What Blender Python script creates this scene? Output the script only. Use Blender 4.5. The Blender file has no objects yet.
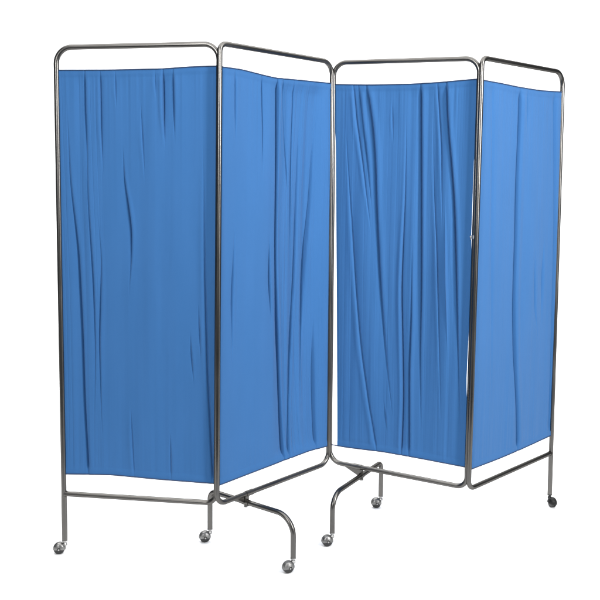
import bpy, bmesh, math
import numpy as np
from mathutils import Vector, Matrix

scene = bpy.context.scene
COL = scene.collection

# ------------------------------------------------------------------ camera
CAM = [822.94206, 0.08563, 0.01229, 1.33236, 24.45142, -49.7542]
cam_data = bpy.data.cameras.new("camera")
cam = bpy.data.objects.new("camera", cam_data)
COL.objects.link(cam)
cam_data.sensor_width = 36.0
cam_data.lens = CAM[0] / 600.0 * 36.0
cam_data.shift_x = -CAM[4] / 600.0
cam_data.shift_y = CAM[5] / 600.0
cam_data.clip_start = 0.05
cam_data.clip_end = 200.0
cam.matrix_world = (Matrix.Translation((0, 0, CAM[3]))
                    @ Matrix.Rotation(math.pi / 2 - CAM[1], 4, 'X')
                    @ Matrix.Rotation(CAM[2], 4, 'Z'))
scene.camera = cam
scene.render.resolution_x = 1024
scene.render.resolution_y = 1024

# ------------------------------------------------------------------ studio light
world = bpy.data.worlds.new("World")
scene.world = world
world.use_nodes = True
wb = world.node_tree.nodes['Background']
wb.inputs['Color'].default_value = (0.80, 0.90, 1.0, 1)
wb.inputs['Strength'].default_value = 0.12

scene.view_settings.view_transform = 'Standard'
scene.view_settings.look = 'None'
scene.view_settings.exposure = 0.0
scene.view_settings.gamma = 1.0


def area(name, loc, target, sx, sy, power, spread=180):
    l = bpy.data.lights.new(name, 'AREA')
    l.shape = 'RECTANGLE'
    l.size, l.size_y = sx, sy
    l.energy = power
    l.spread = math.radians(spread)
    o = bpy.data.objects.new(name, l)
    COL.objects.link(o)
    o.location = loc
    o.rotation_euler = (Vector(target) - Vector(loc)).to_track_quat('-Z', 'Y').to_euler()
    return o


area("overhead_softbox", (0, 2.8, 4.6), (0, 2.8, 0), 7.0, 6.4, 470)
area("backdrop_light", (0, 4.8, 4.4), (0, 7.6, 1.2), 7.0, 1.0, 260)
area("key_softbox", (2.8, 0.6, 2.45), (0.3, 3.0, 1.65), 0.55, 2.3, 56, 80)
area("fill_softbox", (-1.6, -1.0, 2.6), (0.2, 3.0, 1.7), 0.5, 1.6, 25, 70)

# ---- measured sizes in metres: post ends, cloth edges and creases (fraction across, fraction down)
POSTS = [
    [[-0.9179, 2.8359, 1.7671], [-0.9139, 2.8359, 0.2105]],
    [[-0.3534, 2.7536, 1.774], [-0.3617, 2.7536, 0.2128]],
    [[0.0237, 3.1761, 1.776], [0.0283, 3.1761, 0.2182]],
    [[0.5405, 2.9325, 1.7638], [0.5353, 2.9325, 0.2103]],
    [[0.9413, 3.3271, 1.769], [0.9491, 3.3271, 0.2151]],
]
EDGES = {
    0: ([(0.0163, 0.0494), (0.3354, 0.0511), (0.6609, 0.0506), (0.8243, 0.0475), (0.986, 0.0466)], [(0.0158, 0.9525), (0.3092, 0.9483), (0.6365, 0.9525), (0.9897, 0.9548)]),
    1: ([(0.0127, 0.0493), (0.1616, 0.0491), (0.343, 0.0544), (0.4549, 0.0572), (0.6806, 0.0547), (0.9921, 0.052)], [(0.0341, 0.9558), (0.2685, 0.9538), (0.7994, 0.9504), (0.9881, 0.9547)]),
    2: ([(0.009, 0.053), (0.268, 0.0558), (0.5437, 0.0556), (0.7426, 0.0529), (0.9978, 0.0467)], [(0.0606, 0.9546), (0.3837, 0.9488), (0.7405, 0.9488), (1.0056, 0.9499)]),
    3: ([(0.0291, 0.0503), (0.2178, 0.0516), (0.4527, 0.0543), (0.7022, 0.0548), (0.9949, 0.0503)], [(0.0199, 0.9521), (0.3539, 0.9546), (0.6548, 0.9533), (0.9923, 0.9503)]),
}
CREASES = {
    0: [
        ([(0.1765, 0.0516), (0.1763, 0.1353), (0.1902, 0.2654)], 0.6, 1.2),
        ([(0.2733, 0.0522), (0.2754, 0.1787), (0.2844, 0.2871)], 0.7, 1.1),
        ([(0.3663, 0.055), (0.3704, 0.136)], 0.35, 1),
        ([(0.5196, 0.1047), (0.5308, 0.1794), (0.5478, 0.2977)], 0.4, 1.2),
        ([(0.6609, 0.0506), (0.6664, 0.1585), (0.6723, 0.2224)], 1.1, 1.2),
        ([(0.7216, 0.051), (0.7276, 0.1375), (0.7337, 0.2118)], 0.6, 1.1),
        ([(0.6121, 0.0566), (0.6177, 0.1158)], 0.3, 1),
        ([(0.4062, 0.2006), (0.4167, 0.287), (0.4346, 0.3304), (0.4584, 0.3958), (0.4571, 0.4617), (0.4363, 0.5504)], 1.0, 1.2),
        ([(0.0584, 0.0916), (0.0745, 0.2873), (0.1189, 0.4417), (0.1367, 0.6321), (0.1436, 0.7799), (0.1635, 0.9411)], 0.9, 1.6),
        ([(0.1763, 0.1353), (0.1876, 0.331), (0.213, 0.5078), (0.2202, 0.6649), (0.2061, 0.8708)], 0.6, 1.4),
        ([(0.2386, 0.3309), (0.266, 0.463), (0.247, 0.642), (0.2546, 0.8009), (0.2644, 0.9042)], 0.6, 1.3),
        ([(0.4444, 0.7749), (0.4556, 0.8659), (0.4671, 0.9483)], 0.3, 1.2),
        ([(0.7015, 0.8384), (0.7077, 0.9475)], 0.3, 1.2),
        ([(0.8278, 0.6128), (0.8345, 0.668), (0.8539, 0.7412)], 0.4, 1.1),
        ([(0.8772, 0.5463), (0.8975, 0.6894)], 0.35, 1),
        ([(0.9037, 0.1593), (0.9118, 0.3294), (0.9201, 0.5022), (0.9418, 0.722), (0.9767, 0.9347)], 0.55, 1.4),
    ],
    1: [
        ([(0.4813, 0.0574), (0.489, 0.286), (0.4899, 0.4475), (0.5071, 0.565), (0.529, 0.6846), (0.5626, 0.88), (0.5741, 0.9545)], 1.1, 1.3),
        ([(0.3429, 0.0533), (0.3552, 0.1744), (0.3502, 0.2862)], 0.4, 1.1),
        ([(0.5346, 0.0578), (0.5459, 0.1255), (0.5952, 0.2395), (0.6268, 0.3562)], 0.6, 1.4),
        ([(0.6345, 0.059), (0.646, 0.1231), (0.6622, 0.5711)], 0.35, 1.2),
        ([(0.71, 0.0867), (0.7174, 0.2858), (0.7151, 0.4766), (0.6827, 0.6203), (0.6505, 0.7645), (0.6193, 0.934)], 0.6, 1.3),
        ([(0.8935, 0.0933), (0.858, 0.1896), (0.8441, 0.3339), (0.8108, 0.4791), (0.7873, 0.6251), (0.7544, 0.7715), (0.7502, 0.9208)], 0.9, 1.5),
        ([(0.4225, 0.4001), (0.4262, 0.5154), (0.4474, 0.6329)], 0.6, 1.1),
        ([(0.122, 0.0611), (0.1263, 0.2215)], 0.25, 1),
        ([(0.1303, 0.3736), (0.111, 0.5495), (0.1149, 0.7063)], 0.4, 1.1),
        ([(0.8743, 0.6043), (0.8774, 0.9448)], 0.6, 1.3),
    ],
    2: [
        ([(0.2398, 0.058), (0.2859, 0.1388), (0.3117, 0.2341), (0.3235, 0.33), (0.3534, 0.4992), (0.3981, 0.6695), (0.4321, 0.767), (0.4821, 0.8888)], 1.0, 1.7),
        ([(0.1471, 0.0574), (0.1719, 0.1388), (0.219, 0.2348), (0.2592, 0.331), (0.2996, 0.4274)], 0.6, 1.3),
        ([(0.1829, 0.0576), (0.2149, 0.1388), (0.2548, 0.2345), (0.2967, 0.3667)], 0.55, 1.2),
        ([(0.0841, 0.1147), (0.136, 0.3328), (0.1888, 0.5533), (0.232, 0.7013), (0.2892, 0.8242), (0.3542, 0.9469)], 0.6, 1.6),
        ([(0.5196, 0.1037), (0.526, 0.209), (0.5263, 0.327), (0.5183, 0.4225), (0.5116, 0.5431), (0.5258, 0.6642), (0.5418, 0.811), (0.5359, 0.9481)], 1.0, 1.2),
        ([(0.6175, 0.0555), (0.6276, 0.2084), (0.6498, 0.5388), (0.6543, 0.7075), (0.6762, 0.9269)], 1.1, 1.3),
        ([(0.6996, 0.0927), (0.7194, 0.2775), (0.7597, 0.4643), (0.789, 0.6774), (0.8208, 0.918)], 0.5, 1.2),
        ([(0.7298, 0.0562), (0.7672, 0.2076), (0.7877, 0.3931)], 0.5, 1.1),
        ([(0.7878, 0.0475), (0.8012, 0.1386), (0.8343, 0.2302), (0.8611, 0.3221), (0.8873, 0.4844), (0.9157, 0.672), (0.9488, 0.91)], 1.0, 1.3),
        ([(0.5788, 0.3974), (0.5857, 0.6132), (0.5795, 0.7353), (0.592, 0.9321)], 0.7, 1.2),
        ([(0.4231, 0.0918), (0.4359, 0.1977)], 0.3, 1),
        ([(0.3987, 0.8185), (0.4324, 0.9043)], 0.3, 1),
        ([(0.8004, 0.2997), (0.8214, 0.4862), (0.8531, 0.7225)], -0.5, 1.2),
    ],
    3: [
        ([(0.4527, 0.0543), (0.4567, 0.1542), (0.4517, 0.2744), (0.4626, 0.4205), (0.4614, 0.5682), (0.4844, 0.7192), (0.5444, 0.8758), (0.5569, 0.9594)], 0.7, 1.2),
        ([(0.5378, 0.052), (0.5458, 0.1771)], 0.3, 1.8),
        ([(0.6732, 0.4244), (0.7143, 0.6033), (0.7804, 0.6967)], 0.3, 1.5),
        ([(0.8113, 0.4014), (0.8135, 0.6593)], 0.35, 2),
        ([(0.8987, 0.047), (0.9585, 0.4037), (0.9765, 0.9354)], 0.4, 2),
        ([(0.1304, 0.0678), (0.2319, 0.9017)], 0.2, 2),
    ],
}
FEET = [((-0.4111, 2.9479), (-0.0945, 2.7213)), ((0.2438, 3.2863), (0.0411, 2.9269))]
CREASE_DEPTH = 0.0100

FLOOR = -0.008
TR = 0.0090          # tube radius
W = 0.567


# ------------------------------------------------------------------ materials
def principled(name):
    m = bpy.data.materials.new(name)
    m.use_nodes = True
    nt = m.node_tree
    return m, nt, nt.nodes['Principled BSDF']


def make_metal(name, base, rough, bump=0.0):
    m, nt, p = principled(name)
    p.inputs['Metallic'].default_value = 1.0
    p.inputs['Specular Tint'].default_value = (0.35, 0.35, 0.35, 1)
    tc = nt.nodes.new('ShaderNodeTexCoord')
    n = nt.nodes.new('ShaderNodeTexNoise')
    n.inputs['Scale'].default_value = 5.0
    n.inputs['Detail'].default_value = 1.0
    nt.links.new(tc.outputs['Object'], n.inputs['Vector'])
    r = nt.nodes.new('ShaderNodeMapRange')
    r.inputs['To Min'].default_value = rough * 0.7
    r.inputs['To Max'].default_value = rough * 1.4
    nt.links.new(n.outputs['Fac'], r.inputs['Value'])
    nt.links.new(r.outputs['Result'], p.inputs['Roughness'])
    c = nt.nodes.new('ShaderNodeMix')
    c.data_type = 'RGBA'
    c.inputs['A'].default_value = (*[v * 0.85 for v in base], 1)
    c.inputs['B'].default_value = (*[min(1, v * 1.15) for v in base], 1)
    nt.links.new(n.outputs['Fac'], c.inputs['Factor'])
    nt.links.new(c.outputs['Result'], p.inputs['Base Color'])
    if bump:
        b = nt.nodes.new('ShaderNodeBump')
        b.inputs['Strength'].default_value = bump
        b.inputs['Distance'].default_value = 0.002
        nt.links.new(n.outputs['Fac'], b.inputs['Height'])
        nt.links.new(b.outputs['Normal'], p.inputs['Normal'])
    return m


def make_fabric():
    m, nt, p = principled("blue_cotton")
    tc = nt.nodes.new('ShaderNodeTexCoord')
    mp = nt.nodes.new('ShaderNodeMapping')
    mp.inputs['Scale'].default_value = (6, 6, 1.2)
    nt.links.new(tc.outputs['Object'], mp.inputs['Vector'])
    n = nt.nodes.new('ShaderNodeTexNoise')
    n.inputs['Scale'].default_value = 3.0
    n.inputs['Detail'].default_value = 5.0
    nt.links.new(mp.outputs['Vector'], n.inputs['Vector'])
    c = nt.nodes.new('ShaderNodeMix')
    c.data_type = 'RGBA'
    c.inputs['A'].default_value = (0.025, 0.096, 0.238, 1)
    c.inputs['B'].default_value = (0.032, 0.110, 0.268, 1)
    nt.links.new(n.outputs['Fac'], c.inputs['Factor'])
    nt.links.new(c.outputs['Result'], p.inputs['Base Color'])
    p.inputs['Roughness'].default_value = 0.85
    p.inputs['Specular IOR Level'].default_value = 0.15
    p.inputs['Sheen Weight'].default_value = 0.08
    # woven threads
    uv = nt.nodes.new('ShaderNodeUVMap')
    uv.uv_map = 'UVMap'
    w1 = nt.nodes.new('ShaderNodeTexWave')
    w1.bands_direction = 'X'
    w1.inputs['Scale'].default_value = 160
    w1.inputs['Distortion'].default_value = 0.6
    w2 = nt.nodes.new('ShaderNodeTexWave')
    w2.bands_direction = 'Y'
    w2.inputs['Scale'].default_value = 160
    w2.inputs['Distortion'].default_value = 0.6
    a = nt.nodes.new('ShaderNodeMath')
    a.operation = 'ADD'
    for w in (w1, w2):
        nt.links.new(uv.outputs['UV'], w.inputs['Vector'])
    nt.links.new(w1.outputs['Fac'], a.inputs[0])
    nt.links.new(w2.outputs['Fac'], a.inputs[1])
    b = nt.nodes.new('ShaderNodeBump')
    b.inputs['Strength'].default_value = 0.25
    b.inputs['Distance'].default_value = 0.0004
    nt.links.new(a.outputs['Value'], b.inputs['Height'])
    nt.links.new(b.outputs['Normal'], p.inputs['Normal'])
    t = nt.nodes.new('ShaderNodeBsdfTranslucent')
    t.inputs['Color'].default_value = (0.03, 0.14, 0.40, 1)
    mx = nt.nodes.new('ShaderNodeMixShader')
    mx.inputs['Fac'].default_value = 0.10
    nt.links.new(p.outputs['BSDF'], mx.inputs[1])
    nt.links.new(t.outputs['BSDF'], mx.inputs[2])
    nt.links.new(mx.outputs['Shader'], nt.nodes['Material Output'].inputs['Surface'])
    return m


def make_plain(name, color, rough, spec=0.5):
    m, nt, p = principled(name)
    tc = nt.nodes.new('ShaderNodeTexCoord')
    n = nt.nodes.new('ShaderNodeTexNoise')
    n.inputs['Scale'].default_value = 30.0
    nt.links.new(tc.outputs['Object'], n.inputs['Vector'])
    c = nt.nodes.new('ShaderNodeMix')
    c.data_type = 'RGBA'
    c.inputs['A'].default_value = (*[v * 0.96 for v in color], 1)
    c.inputs['B'].default_value = (*color, 1)
    nt.links.new(n.outputs['Fac'], c.inputs['Factor'])
    nt.links.new(c.outputs['Result'], p.inputs['Base Color'])
    p.inputs['Roughness'].default_value = rough
    p.inputs['Specular IOR Level'].default_value = spec
    return m


M_TUBE = make_metal("satin_chromed_steel", (0.125, 0.120, 0.113), 0.31)
M_CHROME = make_metal("polished_chrome", (0.40, 0.395, 0.385), 0.42, 0.0)
M_DARKSTEEL = make_plain("navy_coated_wire", (0.012, 0.030, 0.080), 0.5)
M_FABRIC = make_fabric()
M_RUBBER = make_plain("black_rubber", (0.012, 0.012, 0.012), 0.45)
M_SWEEP = make_plain("white_paper_sweep", (0.88, 0.88, 0.88), 0.9, 0.0)


# ------------------------------------------------------------------ helpers
def link_mesh(name, me, mat, parent=None):
    o = bpy.data.objects.new(name, me)
    me.materials.append(mat)
    COL.objects.link(o)
    if parent is not None:
        o.parent = parent
    return o


def smooth(me, angle=None):
    for p in me.polygons:
        p.use_smooth = True
    if angle is not None:
        me.set_sharp_from_angle(angle=math.radians(angle))


def rounded(points, radii, n=14):
    """polyline with rounded corners; radii per inner corner"""
    P = [Vector(p) for p in points]
    out = [P[0]]
    for i in range(1, len(P) - 1):
        r = radii[i - 1]
        a = (P[i - 1] - P[i])
        b = (P[i + 1] - P[i])
        if r <= 0:
            out.append(P[i])
            continue
        a.normalize()
        b.normalize()
        ang = a.angle(b)
        t = r / math.tan(ang / 2)
        p0 = P[i] + a * t
        p1 = P[i] + b * t
        c = P[i] + (a + b).normalized() * (r / math.sin(ang / 2))
        v0 = p0 - c
        v1 = p1 - c
        tot = v0.angle(v1)
        for k in range(n + 1):
            f = k / n
            v = (v0 * math.sin((1 - f) * tot) + v1 * math.sin(f * tot)) / math.sin(tot)
            out.append(c + v)
    out.append(P[-1])
    return out


def tube_bm(bm, path, r, seg=20, closed=False, rx=None, upv=None):
    """sweep a (possibly flattened) round section along path with parallel transport"""
    n = len(path)
    T = []
    for i in range(n):
        if closed:
            d = path[(i + 1) % n] - path[(i - 1) % n]
        else:
            d = path[min(i + 1, n - 1)] - path[max(i - 1, 0)]
        T.append(d.normalized())
    u = upv.copy() if upv is not None else (Vector((0, 1, 0)) if abs(T[0].y) < 0.9 else Vector((1, 0, 0)))
    rings = []
    for i in range(n):
        u = (u - T[i] * u.dot(T[i])).normalized()
        v = T[i].cross(u)
        ring = []
        rr = r[i] if isinstance(r, list) else r
        for k in range(seg):
            a = 2 * math.pi * k / seg
            ru = rr if rx is None else rx
            ring.append(bm.verts.new(path[i] + u * (ru * math.cos(a)) + v * (rr * math.sin(a))))
        rings.append(ring)
    m = n if closed else n - 1
    for i in range(m):
        A = rings[i]
        B = rings[(i + 1) % n]
        for k in range(seg):
            bm.faces.new((A[k], A[(k + 1) % seg], B[(k + 1) % seg], B[k]))
    if not closed:
        bm.faces.new(list(reversed(rings[0])))
        bm.faces.new(rings[-1])


def bm_obj(name, bm, mat, parent=None, angle=40):
    bmesh.ops.recalc_face_normals(bm, faces=bm.faces)
    me = bpy.data.meshes.new(name)
    bm.to_mesh(me)
    bm.free()
    smooth(me, angle)
    return link_mesh(name, me, mat, parent)


def box_bm(bm, c, ax, ay, az, hx, hy, hz, bev=0.0008):
    c = Vector(c)
    vs = []
    for x, y, z in ((-1, -1, -1), (1, -1, -1), (1, 1, -1), (-1, 1, -1), (-1, -1, 1), (1, -1, 1), (1, 1, 1), (-1, 1, 1)):
        vs.append(bm.verts.new(c + ax * hx * x + ay * hy * y + az * hz * z))
    fs = [bm.faces.new([vs[i] for i in f]) for f in
          ((0, 3, 2, 1), (4, 5, 6, 7), (0, 1, 5, 4), (1, 2, 6, 5), (2, 3, 7, 6), (3, 0, 4, 7))]
    es = {e for f in fs for e in f.edges}
    bmesh.ops.bevel(bm, geom=list(es), offset=bev, segments=2, affect='EDGES')


def cyl_bm(bm, a, b, r, seg=24, r2=None):
    a = Vector(a)
    b = Vector(b)
    d = b - a
    # slightly chamfered ends
    c = min(r * 0.18, d.length * 0.2)
    dn = d.normalized()
    rr = r2 if r2 is not None else r
    tube_bm(bm, [a, a + dn * c, b - dn * c, b], [r - c, r, rr, rr - c], seg)


Z = Vector((0, 0, 1))

# ------------------------------------------------------------------ backdrop (paper sweep: floor curving up into a wall)
bm = bmesh.new()
prof = [(2.0, FLOOR), (2.8, FLOOR), (4.0, FLOOR), (5.6, FLOOR)]
R = 1.8
for k in range(1, 25):
    a = k / 24 * math.pi / 2
    prof.append((5.6 + R * math.sin(a), FLOOR + R * (1 - math.cos(a))))
prof += [(5.6 + R, 3.4), (5.6 + R, 5.2)]
cols = []
for x in (-4.8, -2.5, 0, 2.5, 4.8):
    cols.append([bm.verts.new((x, y, z)) for y, z in prof])
for i in range(len(cols) - 1):
    for k in range(len(prof) - 1):
        bm.faces.new((cols[i][k], cols[i + 1][k], cols[i + 1][k + 1], cols[i][k + 1]))
sweep = bm_obj("backdrop", bm, M_SWEEP, None, None)
sweep['kind'] = 'structure'
sweep['label'] = 'seamless plain white studio backdrop and floor'

# ------------------------------------------------------------------ the screen
root = bpy.data.objects.new("folding_screen", None)
root.empty_display_size = 0.2
COL.objects.link(root)
root['label'] = 'four panel folding hospital screen with gathered blue curtains in chromed steel tube frames on casters'
root['category'] = 'folding screen'

# post ends (top, bottom of each frame corner line), and the small shift of each of the two tubes meeting there
E_ = [(Vector(p[0]), Vector(p[1])) for p in POSTS]
SH = {1: Vector((0.0024, -0.0082, 0)), 2: Vector((0.0030, 0.0080, 0)), 3: Vector((0.0024, -0.0082, 0))}


def ends(i):
    """the four corners (left top, left bottom, right top, right bottom) of panel i's frame"""
    l = SH.get(i, Vector((0, 0, 0)))
    r = -SH[i + 1] if (i + 1) in SH else Vector((0, 0, 0))
    return E_[i][0] + l, E_[i][1] + l, E_[i + 1][0] + r, E_[i + 1][1] + r


RAD = 0.055


def along(a, b, z):
    """point on the line a->b at height z"""
    t = (z - a.z) / (b.z - a.z)
    return a + (b - a) * t


LEG_TOP = {}
for i in range(4):
    lt, lb, rt, rb = ends(i)
    bm = bmesh.new()
    if i == 0:
        path = rounded([lb + (lb - lt).normalized() * 0.014, lt, rt, rb, lb], [RAD, 0.050, 0.036])
        tube_bm(bm, path, TR)
        # weld bead where the bottom bar meets the post
        tube_bm(bm, [lb + (rb - lb).normalized() * 0.0074, lb + (rb - lb).normalized() * 0.0105], TR * 1.13)
        LEG_TOP[0] = (lt, lb)
    elif i == 3:
        path = rounded([rb + (rb - rt).normalized() * 0.014, rt, lt, lb, rb], [RAD, 0.026, 0.032])
        tube_bm(bm, path, TR)
        tube_bm(bm, [rb + (lb - rb).normalized() * 0.0074, rb + (lb - rb).normalized() * 0.0105], TR * 1.13)
        LEG_TOP[3] = (rt, rb)
    else:
        mid = (lt + rt) / 2
        path = rounded([mid, rt, rb, lb, lt, mid], [0.052, 0.048 if i == 1 else 0.038,
                                                   0.038 if i == 1 else 0.050, 0.026 if i == 1 else 0.052])[:-1]
        tube_bm(bm, path, TR, closed=True)
    bm_obj("panel_frame", bm, M_TUBE, root)


# ------------------------------------------------------------------ curtains
def sm(x):
    x = np.clip(x, 0, 1)
    return x * x * (3 - 2 * x)


PXM = [0.567 / 162, 0.567 / 113, 0.567 / 146, 0.567 / 82]   # metres of cloth seen by one unit of crease width


SLACK = [0.8, 1.5, 1.9, 0.8]                  # how loosely each cloth hangs


def vnoise(x, seed):
    """smooth 1-d value noise"""
    rng = np.random.RandomState(seed)
    g = rng.uniform(-1, 1, 512)
    x = np.asarray(x)
    k = np.floor(x).astype(int)
    f = sm(x - k)
    return g[k % 512] * (1 - f) + g[(k + 1) % 512] * f


def side_trim(i, w):
    """how far (fraction of width) the cloth stays off each post, per height w"""
    l = np.full_like(w, 0.006)
    r = np.full_like(w, 0.994)
    if i == 2:
        l = np.interp(w, [0.05, 0.10, 0.21, 0.58, 0.955], [0.004, 0.010, 0.022, 0.041, 0.058])
        r = np.interp(w, [0.05, 0.16, 0.23, 0.40, 0.50, 0.62, 0.74, 0.84, 0.955],
                      [0.994, 0.994, 0.983, 0.981, 0.989, 0.984, 0.979, 0.990, 0.994])
    elif i == 0:
        l = np.interp(w, [0.05, 0.5, 0.955], [0.012, 0.004, 0.010])
    return l, r


for i in range(4):
    lt, lb, rt, rb = [np.array(v) for v in ends(i)]
    NX, NY = 620, 260
    s = np.linspace(0, 1, NX)
    v = np.linspace(0, 1, NY)
    top, bot = EDGES[i]
    tw = np.interp(s, *zip(*top))
    bw = np.interp(s, *zip(*bot))
    ker = np.hanning(91)
    ker /= ker.sum()
    tw = np.convolve(np.pad(tw, 45, mode='edge'), ker, 'valid')
    bw = np.convolve(np.pad(bw, 45, mode='edge'), ker, 'valid')
    S, V = np.meshgrid(s, v)
    Wt = tw[None, :] * (1 - V) + bw[None, :] * V
    lw, rw = side_trim(i, Wt)
    SS = lw + (rw - lw) * S
    X = SS * W                                # metres across
    disp = np.zeros_like(X)
    # slow swells of slack cloth, drifting sideways down the panel
    for q, (fr, am) in enumerate([(5, 0.0055), (11, 0.0022 * SLACK[i]), (24, 0.0011 * SLACK[i])]):
        drift = 0.5 * vnoise(V * 2.2 + 3 * q, 40 + i * 7 + q)
        if i == 1 and q:
            am = am * (0.4 + 1.9 * sm((SS - 0.40) / 0.2))
        if i == 0 and q:
            am = am * (0.8 + 1.6 * (1 - sm((SS - 0.16) / 0.14)))
        disp += am * vnoise(SS * fr + drift + 20 + 13 * q, 10 + i * 5 + q) * (0.45 + 0.55 * np.sin(math.pi * V))
    if i == 1:      # the right half of this cloth bellies back from its main fold
        disp -= 0.034 * sm((SS - 0.46) / 0.22) * (1 - sm((SS - 0.84) / 0.16)) * np.sin(math.pi * np.clip(V, 0, 1)) ** 0.5
    # fine long gathers running nearly the whole height where the cloth is bunched
    bunch = [1 - sm((SS - 0.15) / 0.2), 1.3 * sm((SS - 0.42) / 0.1), 0.5 * np.ones_like(SS) * (1 - 0.4 * sm((SS - 0.8) / 0.2)),
             0.25 * np.ones_like(SS)][i]
    for q, (fr, am) in enumerate([(34, 0.0016), (62, 0.0009)]):
        drift = 0.9 * vnoise(V * 1.6 + 2 * q, 140 + i * 7 + q)
        r = 1 - np.abs(vnoise(SS * fr * (0.8 if i % 2 else 1) + drift, 150 + i * 5 + q))
        disp -= am * bunch * r ** 6 * (0.4 + 0.6 * sm(0.5 + vnoise(SS * fr * 0.5 + V * 2.5, 160 + i)))
    # gathers on the wires, dying out towards the middle
    for (fr, am, pw, sd) in ((42, 0.0012, 5.0, 1), (75, 0.0007, 9.0, 2)):
        g = vnoise(SS * fr + 0.8 * vnoise(V * 3, 90 + i), 60 + i * 3 + sd)
        disp += am * g * (np.exp(-V * pw) + 0.7 * np.exp(-(1 - V) * pw))
    for path, amp, wid in CREASES[i]:
        ps = np.array([p[0] for p in path])
        pw_ = np.array([p[1] for p in path])
        o = np.argsort(pw_)
        ps, pw_ = ps[o], pw_[o]
        grid = np.linspace(pw_[0], pw_[-1], 120)
        line = np.interp(grid, pw_, ps)
        k = np.hanning(25)
        k /= k.sum()
        # extend linearly before smoothing so ends keep their place
        pad = np.concatenate([line[0] + (line[1] - line[0]) * np.arange(-12, 0), line,
                              line[-1] + (line[-1] - line[-2]) * np.arange(1, 13)])
        line = np.convolve(pad, k, 'valid')
        cx = np.interp(Wt, grid, line)
        ln = pw_[-1] - pw_[0]
        f0 = np.ones_like(Wt) if pw_[0] < 0.075 else sm((Wt - pw_[0]) / (0.55 * ln))
        f1 = np.ones_like(Wt) if pw_[-1] > 0.93 else sm((pw_[-1] - Wt) / (0.6 * ln))
        env = np.where((Wt < pw_[0] - 0.03) | (Wt > pw_[-1] + 0.03), 0, f0 * f1)
        d = (SS - cx) * W
        w_ = wid * PXM[i] * (0.46, 0.36, 0.42, 0.40)[i] * (0.75 + 0.5 * env)
        A = amp * (1, 1.25, 1.15, 1)[i] * CREASE_DEPTH * (PXM[i] / 0.0035) ** 0.5
        side = -1 if (int(abs(ps[0]) * 1000) % 3) == 0 else 1
        # a fold: a tight valley whose cloth climbs steeply on one side and lies back gently on the other
        ds = d * side
        gentle = np.exp(-np.abs(ds) / (7.0 * w_))
        steep = np.exp(-(ds / (1.3 * w_)) ** 2)
        fold = np.where(ds > 0, steep, gentle)
        roll = 0.30 * np.exp(-((ds - 4.2 * w_) / (3.2 * w_)) ** 2)
        disp += A * env * (-1.00 * np.exp(-(d / w_) ** 2) - 0.65 * fold + roll)
    # everything settles at the wire and the side edges
    edge_fade = sm(S / 0.02) * sm((1 - S) / 0.02)
    disp *= 0.25 + 0.75 * edge_fade
    disp *= 0.14 + 0.86 * sm(V / 0.035) * sm((1 - V) / 0.03)
    # turned hems: a doubled strip at the top and bottom, its stitch line a shallow groove
    for hv, base in ((0.012, 0), (0.0125, 1)):
        vv = V if base == 0 else 1 - V
        disp += 0.0016 * (1 - sm((vv - hv) / 0.003))
        disp -= 0.0007 * np.exp(-((vv - hv - 0.001) / 0.0016) ** 2)
    a = lt[None, None, :] + Wt[..., None] * (lb - lt)
    b = rt[None, None, :] + Wt[..., None] * (rb - rt)
    P = a + SS[..., None] * (b - a)
    dd = (rt - lt)
    nrm = np.array([dd[1], -dd[0], 0.0])
    nrm /= np.linalg.norm(nrm)
    if nrm[1] > 0:
        nrm = -nrm
    P = P + disp[..., None] * nrm
    verts = P.reshape(-1, 3)
    idx = np.arange(NX * NY).reshape(NY, NX)
    faces = np.stack([idx[:-1, :-1], idx[1:, :-1], idx[1:, 1:], idx[:-1, 1:]], -1).reshape(-1, 4)
    me = bpy.data.meshes.new("curtain")
    me.vertices.add(len(verts))
    me.vertices.foreach_set('co', verts.astype(np.float32).ravel())
    me.loops.add(faces.size)
    me.loops.foreach_set('vertex_index', faces.ravel().astype(np.int32))
    me.polygons.add(len(faces))
    me.polygons.foreach_set('loop_start', np.arange(0, faces.size, 4, dtype=np.int32))
    me.update(calc_edges=True)
    uvl = me.uv_layers.new(name='UVMap')
    uvv = np.stack([X.ravel(), (1.56 * (1 - Wt)).ravel()], -1)
    uvl.data.foreach_set('uv', uvv[faces.ravel()].astype(np.float32).ravel())
    smooth(me)
    me.validate()
    cur = link_mesh("curtain", me, M_FABRIC, root)
    # the two stretched wires that carry the cloth, hooked to the posts
    for row, off in ((0, -0.0012), (NY - 1, 0.0012)):
        pts = [Vector(P[row, j]) + Vector((0, 0, -off)) for j in range(0, NX, 8)] + [Vector(P[row, NX - 1]) + Vector((0, 0, -off))]
        wa = Vector(a[row, 0]) + Vector((0, 0, -off))
        wb_ = Vector(b[row, -1]) + Vector((0, 0, -off))
        pts = [wa] + pts + [wb_]
        bm = bmesh.new()
        tube_bm(bm, pts, 0.0022, seg=8)
        bm_obj("curtain_wire", bm, M_DARKSTEEL, cur)


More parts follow.
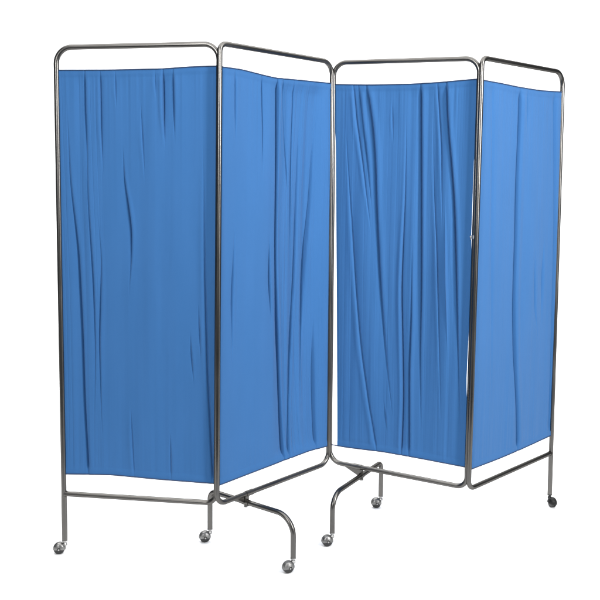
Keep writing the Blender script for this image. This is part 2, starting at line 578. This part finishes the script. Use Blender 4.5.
# ------------------------------------------------------------------ casters, legs, feet
def caster(top, heading, parent=root, hood_mat=None):
    """hooded swivel caster hanging from the tube end `top`; heading = horizontal direction it trails to"""
    h = Vector((heading[0], heading[1], 0)).normalized()
    side = Z.cross(h)
    r = 0.0195
    c = Vector((top.x, top.y, FLOOR + r)) + h * 0.019
    # body: stem, swivel collar, and a domed hood wrapped over the wheel
    bm = bmesh.new()
    cyl_bm(bm, (top.x, top.y, FLOOR + 0.037), (top.x, top.y, top.z + 0.006), 0.0052)
    cyl_bm(bm, (top.x, top.y, top.z - 0.0030), (top.x, top.y, top.z + 0.0005), 0.0098)
    cyl_bm(bm, (top.x, top.y, FLOOR + 0.029), (top.x, top.y, FLOOR + 0.039), 0.0085, r2=0.0072)
    n, m = 20, 14
    rows = []
    for jy in range(m + 1):
        t = -1 + 2 * jy / m
        yy = 0.0165 * t
        rad = (r + 0.0022) * math.sqrt(max(0.0, 1 - 0.92 * abs(t) ** 3.2))
        row = []
        for k in range(n + 1):
            ang = math.radians(-12 + 200 * k / n)
            row.append(bm.verts.new(c + h * (-math.cos(ang) * rad) + Z * (math.sin(ang) * rad) + side * yy))
        rows.append(row)
    hood = []
    for jy in range(m):
        for k in range(n):
            hood.append(bm.faces.new((rows[jy][k], rows[jy][k + 1], rows[jy + 1][k + 1], rows[jy + 1][k])))
    bmesh.ops.solidify(bm, geom=hood, thickness=0.0012)
    # arm from the collar to the hood, and the axle
    box_bm(bm, Vector((top.x, top.y, FLOOR + 0.0335)) + h * 0.006, h, side, Z, 0.0105, 0.0068, 0.0026)
    cyl_bm(bm, c - side * 0.0176, c + side * 0.0176, 0.0030, 16)
    body = bm_obj("caster", bm, hood_mat or M_CHROME, parent)
    for sgn in (-1, 1):
        bm = bmesh.new()
        a0 = c + side * sgn * 0.0012
        a1 = c + side * sgn * 0.0112
        tube_bm(bm, [a0, a0.lerp(a1, 0.05), a0.lerp(a1, 0.2), a0.lerp(a1, 0.7), a0.lerp(a1, 0.9), a1],
                [r * 0.80, r * 0.93, r, r * 0.985, r * 0.90, r * 0.72], 40)
        bm_obj("wheel", bm, M_RUBBER, body)
    return body


LEG_END = FLOOR + 0.047
for i, hd in ((0, (-1, -0.15)), (3, (0.35, -1))):
    t, b = LEG_TOP[i]
    bm = bmesh.new()
    foot_pt = along(t, b, LEG_END)
    cyl_bm(bm, along(t, b, b.z - 0.0085), foot_pt, TR * 1.05, 24)
    bm_obj("leg", bm, M_TUBE, root)
    cst = caster(foot_pt, hd, hood_mat=M_RUBBER if i == 3 else None)
    cst['label'] = 'black caster' if i == 3 else 'grey metal hooded caster'


def arch_foot(A, B, bar_z, i, s_at, r_front, name="foot"):
    """inverted U foot: rear leg at A, front leg at B, its bar clamped under panel i's bottom bar"""
    A = Vector((A[0], A[1], 0))
    B = Vector((B[0], B[1], 0))
    pts = [A + Z * LEG_END, A + Z * bar_z, B + Z * (bar_z), B + Z * LEG_END]
    path = rounded(pts, [0.030, r_front], 18)
    bm = bmesh.new()
    tube_bm(bm, path, TR * 1.04, 24)
    ft = bm_obj(name, bm, M_TUBE, root)
    caster(A + Z * LEG_END, FOOT_HEAD[i][0])
    caster(B + Z * LEG_END, FOOT_HEAD[i][1])
    # clamp: saddle on the frame bar, a drop plate, gusset, and a bolt through the foot bar
    lt, lb, rt, rb = ends(i)
    u = (rb - lb).normalized()
    nn = Vector((u.y, -u.x, 0)).normalized()
    pb = lb + (rb - lb) * s_at
    fd = (B - A).normalized()
    # where the foot bar passes under that point
    q = A + fd * (pb - A).dot(fd)
    q = Vector((q.x, q.y, bar_z))
    bm = bmesh.new()
    midp = (pb + q) / 2
    box_bm(bm, Vector((q.x, q.y, (pb.z + bar_z) / 2 - 0.004)), u, nn, Z, 0.0095, 0.0040, (pb.z - bar_z) / 2 + 0.012)
    tube_bm(bm, [pb - u * 0.016, pb + u * 0.016], TR * 1.16, 24)
    tube_bm(bm, [q - fd * 0.017, q + fd * 0.013], TR * 1.20, 24)
    # gusset between frame bar and foot bar
    g = []
    for off in (-0.0014, 0.0014):
        g.append([bm.verts.new(p + nn * off) for p in
                  (pb + u * 0.004 - Z * 0.006, pb - u * 0.060 - Z * 0.006, q - u * 0.004 - Z * 0.004)])
    bm.faces.new(g[0])
    bm.faces.new(list(reversed(g[1])))
    for k in range(3):
        bm.faces.new((g[0][k], g[1][k], g[1][(k + 1) % 3], g[0][(k + 1) % 3]))
    cl = bm_obj("clamp", bm, M_TUBE, root)
    bm = bmesh.new()
    cyl_bm(bm, q - Z * 0.018, q - Z * 0.006, 0.0042, 6)
    bm_obj("bolt", bm, M_CHROME, cl)


FOOT_HEAD = {1: ((-1, -0.3), (-0.8, -0.5)), 2: ((-1, -0.2), (-1, -0.35))}
arch_foot(FEET[0][0], FEET[0][1], 0.184, 1, 0.262, 0.070)
arch_foot(FEET[1][0], FEET[1][1], 0.182, 2, 0.215, 0.060)

# small latch on the third panel's right post
lt, lb, rt, rb = ends(2)
p = rt + (rb - rt) * 0.405
u = (rt - lt).normalized()
nn = Vector((u.y, -u.x, 0)).normalized()
bm = bmesh.new()
box_bm(bm, p - u * 0.009 + nn * 0.004, u, nn, Z, 0.0055, 0.0022, 0.0035)
cyl_bm(bm, p - u * 0.0125 + nn * 0.004 + Z * 0.002, p - u * 0.0125 + nn * 0.004 - Z * 0.011, 0.0016, 10)
tube_bm(bm, [p - Z * 0.006, p + Z * 0.006], TR * 1.12, 20)
bm_obj("latch", bm, M_CHROME, root)
